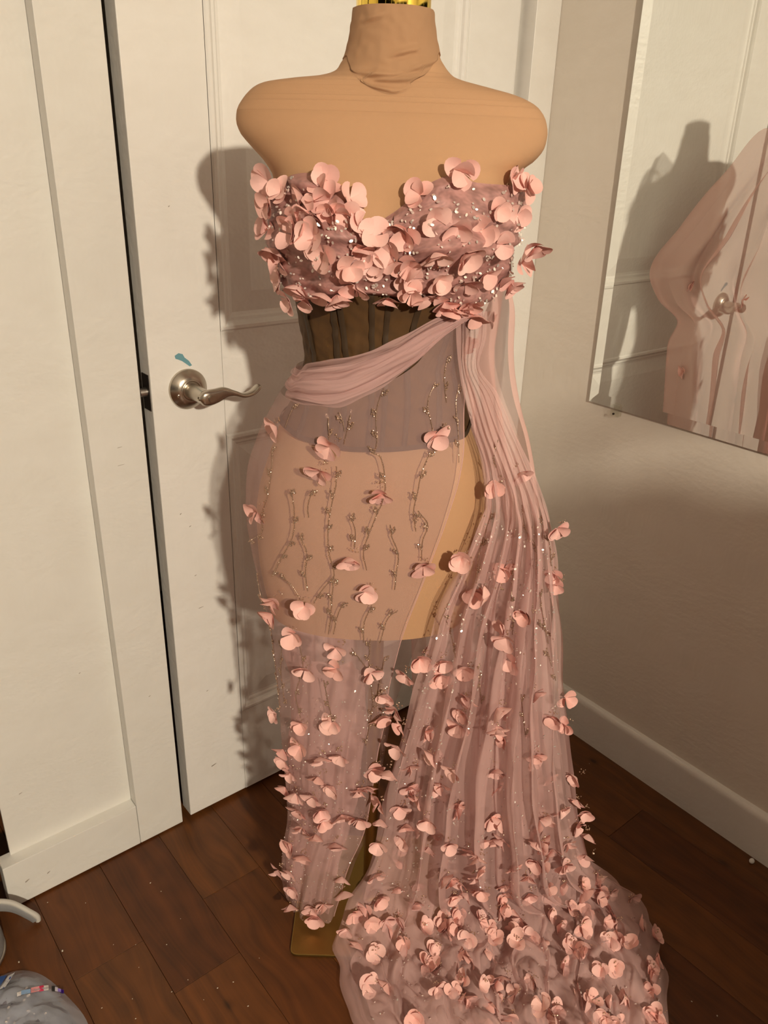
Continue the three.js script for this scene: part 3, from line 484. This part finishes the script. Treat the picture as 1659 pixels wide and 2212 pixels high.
const onSkirt = [[600, 923], [712, 966], [692, 1017], [939, 939], [823, 1066], [991, 1059], [558, 1104], [754, 1202], [913, 1222], [788, 1278], [591, 1296], [590, 1325], [658, 1309], [634, 1369], [725, 1399], [660, 1442], [725, 1442], [801, 1452], [833, 1497], [600, 1541], [650, 1562], [716, 1559], [822, 1545], [650, 1612], [693, 1633], [737, 1630], [613, 1617], [616, 1639], [629, 1667], [687, 1676], [721, 1697], [806, 1658], [618, 1699], [641, 1713], [677, 1720], [691, 1749], [648, 1749], [778, 1703], [792, 1697], [774, 1768], [737, 1758], [696, 1772], [654, 1786], [682, 1800], [723, 1818], [632, 1823], [657, 1846], [604, 1878], [629, 1882], [739, 1891], [742, 1923], [638, 1917], [627, 1951], [673, 1960], [698, 1951], [682, 1976]];
const onTrain = [[1064, 1055], [1120, 1021], [997, 1209], [1087, 1229], [1026, 1285], [1062, 1285], [1202, 1142], [1200, 1240], [1203, 1262], [1091, 1350], [1093, 1378], [1136, 1325], [879, 1458], [906, 1422], [950, 1426], [948, 1458], [1003, 1445], [1016, 1507], [856, 1532], [869, 1566], [916, 1578], [861, 1610], [1007, 1541], [993, 1566], [1071, 1529], [1071, 1573], [1154, 1497], [1107, 1430], [1222, 1507], [1195, 1548], [1222, 1566], [1092, 1598], [1092, 1575], [1158, 1630], [842, 1662], [884, 1653], [938, 1632], [984, 1662], [1074, 1658], [824, 1733], [824, 1768], [861, 1742], [881, 1699], [938, 1699], [906, 1726], [879, 1777], [874, 1813], [925, 1768], [819, 1823], [984, 1745], [966, 1823], [925, 1827], [952, 1690], [1058, 1768], [1021, 1836], [1030, 1846], [1090, 1811], [1085, 1772], [1209, 1749], [1245, 1676], [1248, 1726], [1261, 1754], [1273, 1800], [1223, 1820], [1268, 1846], [1245, 1781], [1186, 1763], [1163, 1772], [1163, 1818], [1163, 1859], [1195, 1832], [1218, 1868], [861, 1914], [955, 1894], [810, 1887], [998, 1905], [1030, 1891], [1012, 1928], [980, 1937], [1039, 1923], [1090, 1910], [1140, 1891], [1140, 1928], [1081, 1965], [1255, 1914], [1209, 1914], [1287, 1905], [792, 1964], [763, 1974], [816, 1940], [801, 1993], [748, 2007], [775, 2036], [835, 1988], [874, 1988], [900, 1947], [876, 2039], [813, 2060], [796, 2128], [912, 2007], [934, 2051], [960, 1988], [1009, 2027], [1033, 1988], [975, 1935], [1076, 1964], [1119, 2036], [1124, 1983], [1148, 2022], [1182, 1976], [1201, 2002], [1254, 2002], [1336, 1993], [1380, 1998], [1409, 2022], [1317, 1930], [1259, 1925], [1288, 1892], [1365, 1940], [1341, 2036], [1317, 2031], [1264, 2053], [1225, 2041], [1211, 2084], [1298, 2094], [1327, 2089], [1399, 2094], [1348, 2166], [1083, 2108], [1158, 2118], [1004, 2120], [1037, 2128], [1115, 2147], [1066, 2166], [1172, 2171], [1197, 2181], [1279, 2176], [1259, 2152], [1105, 2195], [1206, 2205], [1303, 2200], [1418, 2195], [917, 2084], [941, 2094], [941, 2133], [989, 2161], [898, 2200]];
const skOnly = locals.filter((m) => m.name === 'skirt'), trOnly = locals.filter((m) => m.name === 'train'), boOnly = locals.filter((m) => m.name === 'bodice');
for (const [list, on, sc] of [[onBodice, boOnly, 1.08], [onSkirt, skOnly, 1.05], [onTrain, trOnly, 1.0]]) for (const [x, y] of list) {
  const h = cast(x, y, on); if (!h) { console.log('no surface at', x, y); continue; }
  const f = flower(h.p, h.n, sc * rr(0.88, 1.12), gown);
  if (on !== boOnly) beadSpots.push([h.p.clone().addScaledVector(h.n, 0.001), h.n, 7]); void f;
}
// flowers on the folds that lie deeper, on the back of the bodice and on the net behind
const sampleSheet = (fn, u, v) => { const p = fn(u, v), a = fn(u + 0.01, v).sub(p), b = fn(u, v + 0.01).sub(p); return { p, n: a.cross(b).normalize() }; };
for (let k = 0; k < 30; k++) { const s = sampleSheet((u, v) => train(1, u, v), rr(0.1, 0.9), rr(0.55, 0.97)); flower(s.p, s.n.z < 0 ? s.n.negate() : s.n, rr(0.8, 1.05), null); }
for (let k = 0; k < 55; k++) { const s = sampleSheet((u, v) => train(0, u, v), rr(0.28, 0.97), 1 - 0.36 * rnd()); flower(s.p, s.n.z + s.n.y < 0 ? s.n.negate() : s.n, rr(0.75, 1.0), null); }
for (let k = 0; k < 14; k++) { const th = rr(1.05, 1.95) * Math.PI, y = rr(1.12, 1.22), p = body(th, y, 0.016), c = V(Math.cos(th), 0, Math.sin(th)); flower(p, c, rr(0.85, 1.05), null); }
for (let k = 0; k < 12; k++) { const s = sampleSheet((u, v) => cape(0, u, v), rr(0.15, 0.9), rr(0.3, 0.95)); flower(s.p, s.n.x < 0 ? s.n.negate() : s.n, rr(0.8, 1.0), null); }
{ const o = mesh('smaller_flowers', mergeGeometries(spare), M.petals[1], gown, 'smaller fabric flowers deep in the folds and behind'); o.userData.kind = 'stuff'; }

// ------------------------------------------------------------------ embroidery: vines of metallic thread with beaded leaves
const C2 = (pts) => pts.map(([x, y]) => [500 + x / 2.2419, 620 + y / 2.2419]);
const vines = [C2([[475, 490], [482, 560], [470, 640], [475, 740]]), C2([[550, 470], [562, 540], [577, 620], [560, 700], [545, 760]]), C2([[525, 610], [540, 650], [550, 700]]), C2([[738, 490], [712, 560], [700, 640], [705, 740], [695, 800]]), C2([[660, 770], [685, 800], [720, 820], [745, 950], [735, 1030], [700, 1110], [665, 1200], [640, 1280], [655, 1370]]), C2([[510, 870], [507, 960], [485, 1060], [468, 1180], [475, 1290], [497, 1380], [490, 1480], [482, 1600], [470, 1680]]), C2([[290, 980], [306, 1080], [300, 1200], [250, 1300], [200, 1400]]), C2([[395, 980], [372, 1060], [375, 1115]]), C2([[578, 1110], [600, 1180], [597, 1260]]), C2([[768, 1150], [778, 1210], [808, 1290], [800, 1380], [790, 1465]]), C2([[335, 1205], [368, 1290], [360, 1380], [370, 1470]]), C2([[495, 1400], [430, 1480], [400, 1530]]), C2([[985, 460], [950, 560], [965, 650], [975, 700]]), C2([[1045, 340], [1030, 420], [1032, 500], [1040, 560]]), C2([[965, 790], [920, 900], [900, 1000], [882, 1080], [892, 1180]]), C2([[205, 780], [195, 900], [180, 1000], [150, 1110], [152, 1180], [88, 1232]]), C2([[310, 570], [285, 620], [262, 680]]), C2([[905, 1085], [950, 1150], [925, 1230], [920, 1320]]), C2([[805, 1565], [760, 1600], [720, 1720]]), C2([[540, 1530], [515, 1590], [495, 1680]]), C2([[1100, 470], [1085, 560], [1095, 690], [1100, 850]]), C2([[680, 1540], [645, 1620], [640, 1720]]), C2([[240, 1400], [290, 1440], [330, 1500]]), C2([[130, 1400], [140, 1480], [165, 1560]]),
  [[760, 1400], [790, 1440], [840, 1530], [815, 1640], [800, 1650]], [[800, 1380], [797, 1440], [805, 1520], [790, 1610]], [[830, 1420], [815, 1520], [830, 1580], [822, 1650]], [[610, 1390], [608, 1450], [616, 1520]], [[645, 1380], [655, 1440], [640, 1500], [650, 1550]], [[700, 1470], [710, 1520], [720, 1560]], [[585, 1350], [595, 1430], [606, 1530]]];
const trVines = [[[1110, 1230], [1105, 1290], [1110, 1330], [1106, 1370]], [[1140, 1150], [1158, 1180], [1160, 1230]], [[1165, 1120], [1185, 1170], [1190, 1220]], [[1045, 1160], [1035, 1200], [1030, 1260]], [[1060, 1110], [1050, 1140], [1045, 1180]], [[1165, 1280], [1172, 1330], [1185, 1390]], [[1128, 1090], [1135, 1140], [1152, 1180]], [[1075, 950], [1068, 990], [1072, 1010]], [[1160, 1345], [1180, 1365], [1195, 1380]], [[1125, 1500], [1130, 1550], [1134, 1590]], [[960, 1330], [975, 1370], [985, 1420]], [[1030, 1440], [1035, 1480], [1040, 1520]], [[1180, 1400], [1190, 1430], [1200, 1470]]];
const beadG = new THREE.IcosahedronGeometry(1, 0), beadParts = [];
function bead(p, n, s, list) { const g = beadG.clone(); g.rotateX(rr(0, 3)); g.rotateY(rr(0, 3)); g.scale(s, s, s); g.translate(p.x + n.x * s * 0.6, p.y + n.y * s * 0.6, p.z + n.z * s * 0.6); list.push(g); }
function vine(pts, on, host) {
  const P = [], N = []; for (const [x, y] of pts) { const h = cast(x, y, on); if (h) { P.push(h.p.addScaledVector(h.n, 0.0008)); N.push(h.n); } }
  if (P.length < 2) return;
  const c = new THREE.CatmullRomCurve3(P), L = c.getLength(), geos = [new THREE.TubeGeometry(c, Math.max(8, Math.round(L / 0.004)), 0.0006, 5).toNonIndexed()];
  for (let s = 0; s < L; s += 0.0032) { const q = c.getPointAt(Math.min(1, s / L)), n = N[Math.min(N.length - 1, Math.round(s / L * (N.length - 1)))]; if (rnd() < 0.7) bead(q.add(V(rr(-.0006, .0006), rr(-.0006, .0006), 0.0002)), n, rr(0.0006, 0.00125), geos); }
  for (let s = rr(0.006, 0.015); s < L; s += rr(0.022, 0.042)) {   // leaves: pointed clusters of beads leaving the stem at an angle
    const q = c.getPointAt(s / L), t = c.getTangentAt(s / L), n = N[Math.min(N.length - 1, Math.round(s / L * (N.length - 1)))], side = rnd() < 0.5 ? -1 : 1, d = t.clone().cross(n).multiplyScalar(side * 0.55).addScaledVector(t, -0.95).normalize(), e = d.clone().cross(n);
    for (let k = 0; k < 17; k++) { const f = k / 16, w = 0.0033 * Math.sin(Math.PI * (0.1 + 0.85 * f)); bead(q.clone().addScaledVector(d, 0.001 + f * 0.0105).addScaledVector(e, rr(-w, w)), n, rr(0.0009, 0.0015), geos); }
  }
  for (const g of geos) { g.deleteAttribute('uv'); if (g.index) throw new Error('index'); }
  mesh('embroidered_vine', mergeGeometries(geos), M.thread, host);
}
for (const v of vines) vine(v, skOnly, skirtMesh);
for (const v of trVines) vine(v, trOnly, trainMesh);
for (const [p, n, k] of beadSpots) {                          // a crown of beads behind each flower
  const off = V(rr(-0.004, 0.012), rr(0.006, 0.013), 0); for (let i = 0; i < k; i++) { const a = rr(0, 6.28), d = rr(0.002, 0.007); bead(p.clone().add(off).add(V(Math.cos(a) * d, Math.sin(a) * d, 0)), n, rr(0.0008, 0.0016), beadParts); }
}
for (const g of beadParts) g.deleteAttribute('uv');
{ const o = mesh('beadwork', mergeGeometries(beadParts), M.bead, gown, 'bronze beads round the flowers'); o.userData.kind = 'stuff'; }
// sequins and glitter: tiny facets tilted to throw lamp glints at the viewer
{
  const spots = [];
  for (let k = 0; k < 1500; k++) { const th = rr(-0.1, 1.1) * Math.PI, v = rr(0.04, 0.97), y = lerp(bodBot(th), bodTop(th), v); if (n2(th * 7, y * 45) < -0.05) continue; spots.push([body(th, y, 0.0155 + fold(th, y)), rr(0.0007, 0.0017)]); }
  for (let k = 0; k < 2600; k++) { const u = rr(0.03, 0.97), v = rr(0.35, 0.98), p = train(0, u, v); if (n3(p.x * 26, p.y * 26, p.z * 26) < 0.05) continue; p.z += 0.002; p.y += 0.002; spots.push([p, rr(0.0005, 0.0014)]); }
  for (let k = 0; k < 350; k++) { const y = rr(SKBOT, 0.55), th = lerp(slitT(y)[0], Math.PI, rnd()), p = skirt(th, y); p.z += 0.001; spots.push([p, rr(0.0005, 0.0011)]); }
  const q = new THREE.InstancedMesh(new THREE.CircleGeometry(1, 6), M.sequin, spots.length), d = new THREE.Object3D();
  spots.forEach(([p, s], i) => { d.position.copy(p); d.rotation.set(-0.17 + rr(-0.5, 0.5), 0.17 + rr(-0.5, 0.5), rr(0, 3)); d.scale.set(s, s * 1.5, s); d.updateMatrix(); q.setMatrixAt(i, d.matrix); });
  q.name = 'sequins'; q.castShadow = q.receiveShadow = true; q.userData = { kind: 'stuff', label: 'glittering sequins scattered over the net' }; gown.add(q);
}
console.log('flowers', nFlowers);

// ------------------------------------------------------------------ small things on the floor
const room = (x, y, h = 0) => onFloor(x, y, h).applyAxisAngle(V(0, 1, 0), YAW).add(V(ORIGIN.x, 0, ORIGIN.z));
// clear zip bag with printed marks
{
  const C = V(0.056, 0, -0.938), bag = thing('plastic_bag', 'grey see-through plastic bag with coloured print lying on the floor boards', 'bag', [C.x, 0, C.z], 0.25);
  const shape = (k) => (u, v) => { const a = u * 2 * Math.PI, n = 3.2, c = Math.cos(a), q = Math.sin(a), r = v * Math.pow(Math.pow(Math.abs(c) / 0.112, n) + Math.pow(Math.abs(q) / 0.121, n), -1 / n), x = r * c, z = r * q, w = n2(x * 22, z * 22) * 0.5 + n2(x * 55 + 4, z * 55) * 0.25; return V(x * k, Math.max(0.0015, (0.034 * k * (1 - v ** 3) * (1 + 0.30 * w) + 0.004 * w * (1 - v ** 6) + 0.002)), z * k); };
  const film = mesh('film', grid(72, 24, shape(1)), new THREE.MeshPhysicalMaterial({ color: lin(0.50, 0.53, 0.62), roughness: 0.10, opacity: 0.45, transparent: true, side: THREE.DoubleSide, clearcoat: 1, clearcoatRoughness: 0.1 }), bag, 'clear plastic film');
  mesh('contents', grid(60, 16, shape(0.88)), new THREE.MeshStandardMaterial({ color: lin(0.13, 0.125, 0.155), roughness: 0.6 }), bag, 'grey folded contents');
  bag.updateMatrixWorld(true);
  const W0 = camera.position, toRoom = (x, y) => dirOf(x, y).applyAxisAngle(V(0, 1, 0), YAW), inv = bag.matrixWorld.clone().invert();
  const patch = (pts, c) => {
    const P = pts.map(([x, y]) => { caster.set(W0, toRoom(x, y)); const h = caster.intersectObject(film, false)[0], p = (h ? h.point : room(x, y, 0.01)).clone(); p.y += 0.0012; return p.applyMatrix4(inv); }), pos = [];
    for (let i = 1; i + 1 < P.length; i++) for (const p of [P[0], P[i], P[i + 1]]) pos.push(p.x, p.y, p.z);
    const g = new THREE.BufferGeometry(); g.setAttribute('position', new THREE.Float32BufferAttribute(pos, 3)); g.computeVertexNormals();
    mesh('print', g, new THREE.MeshStandardMaterial({ color: new THREE.Color(c), roughness: 0.45, side: THREE.DoubleSide }), bag);
  };
  const bar = (x0, x1, y0, y1, c, d = 3) => patch([[x0, y0 + d], [x1, y0], [x1, y1], [x0, y1 + d]], c);
  bar(37, 46, 2142, 2151, '#e8e6ea'); bar(46, 66, 2137, 2146, '#8fb4e0', 4); bar(67, 85, 2131, 2142, '#f0a0a8', 4); bar(85, 95, 2129, 2141, '#d8205a', 2); bar(95, 105, 2129, 2140, '#ece6e4', 1); bar(112, 119, 2131, 2142, '#101014', 0); bar(119, 125, 2134, 2143, '#e6e2ee', -1); bar(125, 132, 2137, 2144, '#9a86cc', -1); bar(131, 138, 2139, 2147, '#46208a', -1);
  patch([[18, 2109], [33, 2101], [12, 2133], [-2, 2139]], '#e4e6ee'); patch([[-6, 2112], [16, 2107], [2, 2128], [-6, 2134]], '#3f6fc4');
  for (const [x, y] of [[21, 2112], [15, 2122], [8, 2131]]) patch([[x, y], [x + 4, y - 2], [x + 1, y + 4], [x - 2, y + 5]], '#2350a8');
  const glint = new THREE.InstancedMesh(new THREE.CircleGeometry(1, 6), M.sequin, 60), d = new THREE.Object3D();
  for (let k = 0; k < 60; k++) { const p = shape(0.97)(rnd(), rr(0.1, 0.75)); d.position.copy(p); d.rotation.set(-1.2 + rr(-0.8, 0.8), rr(-0.8, 0.8), rr(0, 3)); const q = rr(0.0008, 0.0022); d.scale.set(q, q * 1.6, q); d.updateMatrix(); glint.setMatrixAt(k, d.matrix); }
  glint.name = 'sequins'; glint.userData = { kind: 'stuff', label: 'silver sequins inside the bag' }; bag.add(glint);
}
// grey plastic stand at the closet door
{
  const st = thing('plastic_stand', 'grey plastic stand foot with a pale rolled tip against the closet door', 'stand', [0.050, 0, -1.130]);
  const grey = new THREE.MeshStandardMaterial({ color: lin(0.23, 0.23, 0.235), roughness: 0.5 }), pale = new THREE.MeshStandardMaterial({ color: lin(0.50, 0.48, 0.44), roughness: 0.5 });
  mesh('base', new THREE.LatheGeometry([[0, 0.001], [0.054, 0.001], [0.063, 0.006], [0.066, 0.020], [0.063, 0.055], [0.056, 0.078], [0.04, 0.088], [0.02, 0.091], [0, 0.092]].map(([a, b]) => new THREE.Vector2(a, b)), 48), grey, st);
  mesh('foot_ring', new THREE.TorusGeometry(0.063, 0.004, 8, 48).rotateX(Math.PI / 2).translate(0, 0.0055, 0), M.steel, st);
  const c = new THREE.CatmullRomCurve3([V(0.020, 0.075, -0.012), V(0.052, 0.065, -0.026), V(0.088, 0.045, -0.022), V(0.111, 0.022, -0.008), V(0.120, 0.009, -0.002)]);
  mesh('leg', grid(16, 30, (u, v) => { const p = c.getPoint(v), t = c.getTangent(v), n = V(-t.z, 0, t.x).normalize(), b = n.clone().cross(t), a = -u * 2 * Math.PI, q = Math.cos(a), w = Math.sin(a); return p.addScaledVector(n, 0.0055 * Math.sign(q) * Math.abs(q) ** 0.6).addScaledVector(b, 0.011 * lerp(1, 0.6, v) * Math.sign(w) * Math.abs(w) ** 0.6); }), grey, st);
  mesh('leg_lip', new THREE.TubeGeometry(new THREE.CatmullRomCurve3([V(0.020, 0.086, -0.012), V(0.052, 0.076, -0.026), V(0.088, 0.056, -0.022), V(0.113, 0.029, -0.007), V(0.123, 0.015, 0.0), V(0.123, 0.006, 0.001)]), 40, 0.0048, 8), pale, st, 'pale rim along the leg');
}
{
  const p = room(1624, 1860, 0.005); tag(mesh('pellet', new THREE.SphereGeometry(0.0052, 20, 14).scale(1.15, 1, 0.95), new THREE.MeshStandardMaterial({ color: lin(0.75, 0.73, 0.70), roughness: 0.5 }), scene), 'small white pellet on the floor against the baseboard', 'pellet').position.set(p.x, 0.0053, p.z);
  const geos = [];
  for (const [x, y, r] of [[325, 1908, 1.6], [348, 1926, 1.1], [360, 2041, 1.1], [245, 2041, 0.9], [293, 2041, 0.9], [371, 2143, 1.2], [406, 2117, 1], [470, 2135, 1.4], [504, 2122, 1.3], [536, 2174, 1.4], [220, 2178, 1.2], [286, 2158, 0.9], [293, 2201, 1.2], [41, 2079, 1.8], [135, 2055, 2.2], [185, 1951, 1], [103, 1950, 1.2], [1494, 2164, 1.4], [1549, 2195, 1.5], [1273, 1650, 1], [440, 2160, 0.8], [300, 2090, 0.8], [560, 2070, 0.8], [390, 1985, 0.8]]) { const q = room(x, y), g = new THREE.IcosahedronGeometry(0.0007 * r, 0); g.scale(1.5, 0.6, 1); g.rotateY(rr(0, 3)); g.translate(q.x, 0.0006 * r, q.z); geos.push(g); }
  tag(mesh('lint_specks', mergeGeometries(geos), new THREE.MeshStandardMaterial({ color: lin(0.62, 0.56, 0.46), roughness: 0.5 }), scene), 'pale specks of lint and glitter scattered on the floor boards', 'lint', { kind: 'stuff' });
}
// unseen rack and coats right of the viewer, placed to darken the lower wall
{
  const rack = thing('unseen_shading_rack', 'unseen black metal rack placed out of view to darken the lower beige wall', 'rack', [0.86, 0, 0.72]), blk = new THREE.MeshStandardMaterial({ color: lin(0.03, 0.03, 0.03), roughness: 0.4, metalness: 0.6 });
  const rod = (a, b, r) => { const d = b.clone().sub(a), g = new THREE.CylinderGeometry(r, r, d.length(), 16); g.applyQuaternion(new THREE.Quaternion().setFromUnitVectors(V(0, 1, 0), d.clone().normalize())); return g.translate((a.x + b.x) / 2, (a.y + b.y) / 2, (a.z + b.z) / 2); };
  mesh('rail', rod(V(-0.42, 1.50, 0), V(0.42, 1.50, 0), 0.011), blk, rack);
  for (const x of [-0.42, 0.42]) { mesh('post', rod(V(x, 0.05, 0), V(x, 1.50, 0), 0.011), blk, rack); mesh('foot', rod(V(x, 0.05, -0.24), V(x, 0.05, 0.24), 0.011), blk, rack); for (const z of [-0.23, 0.23]) mesh('wheel', new THREE.CylinderGeometry(0.022, 0.022, 0.018, 20).rotateZ(Math.PI / 2).translate(x, 0.0225, z), blk, rack); }
  const cols = [[0.10, 0.09, 0.10], [0.03, 0.03, 0.05], [0.16, 0.12, 0.09], [0.05, 0.06, 0.06], [0.12, 0.05, 0.05], [0.04, 0.04, 0.04], [0.09, 0.10, 0.13]];
  ['charcoal', 'navy', 'brown', 'dark green', 'maroon', 'black', 'slate blue'].forEach((cn, i) => {
    const x = 0.52 + i * 0.105, len = [0.95, 1.05, 0.9, 1.0, 1.1, 0.85, 1.0][i], g = thing('unseen_shading_coat', cn + ' coat on the unseen rack, placed to darken the lower beige wall', 'coat', [x, 0, 0.72], 0, { group: 'unseen coats that darken the beige wall' }), top = [1.42, 1.38, 1.30, 1.32, 1.30, 1.30, 1.30][i];
    mesh('cloth', grid(40, 24, (u, v) => { const a = -u * 2 * Math.PI, w = lerp(0.03, 0.24, Math.min(1, v * 8)) * (1 + 0.10 * v), t = lerp(0.02, 0.043, Math.min(1, v * 6)) * (1 + 0.12 * Math.sin(a * 5 + i) * v), y = top - (v < 0.125 ? v * 8 * 0.11 : 0.11 + (v - 0.125) / 0.875 * (len - 0.11)); return V(Math.cos(a) * t, y, Math.sin(a) * w); }, true), new THREE.MeshStandardMaterial({ color: lin(...cols[i]), roughness: 0.9, side: THREE.DoubleSide }), g);
    mesh('hanger', new THREE.TubeGeometry(new THREE.CatmullRomCurve3([V(0, top - 0.02, 0), V(0, 1.47, 0), V(0, 1.487, 0.012), V(0, 1.508, 0.012), V(0, 1.514, 0), V(0, 1.508, -0.012)]), 20, 0.002, 6), M.steel, g);
  });
}
void under;
scene.traverse((o) => { if (o.isMesh || o.isInstancedMesh) o.castShadow = o.receiveShadow = true; });
renderer.render(scene, camera);
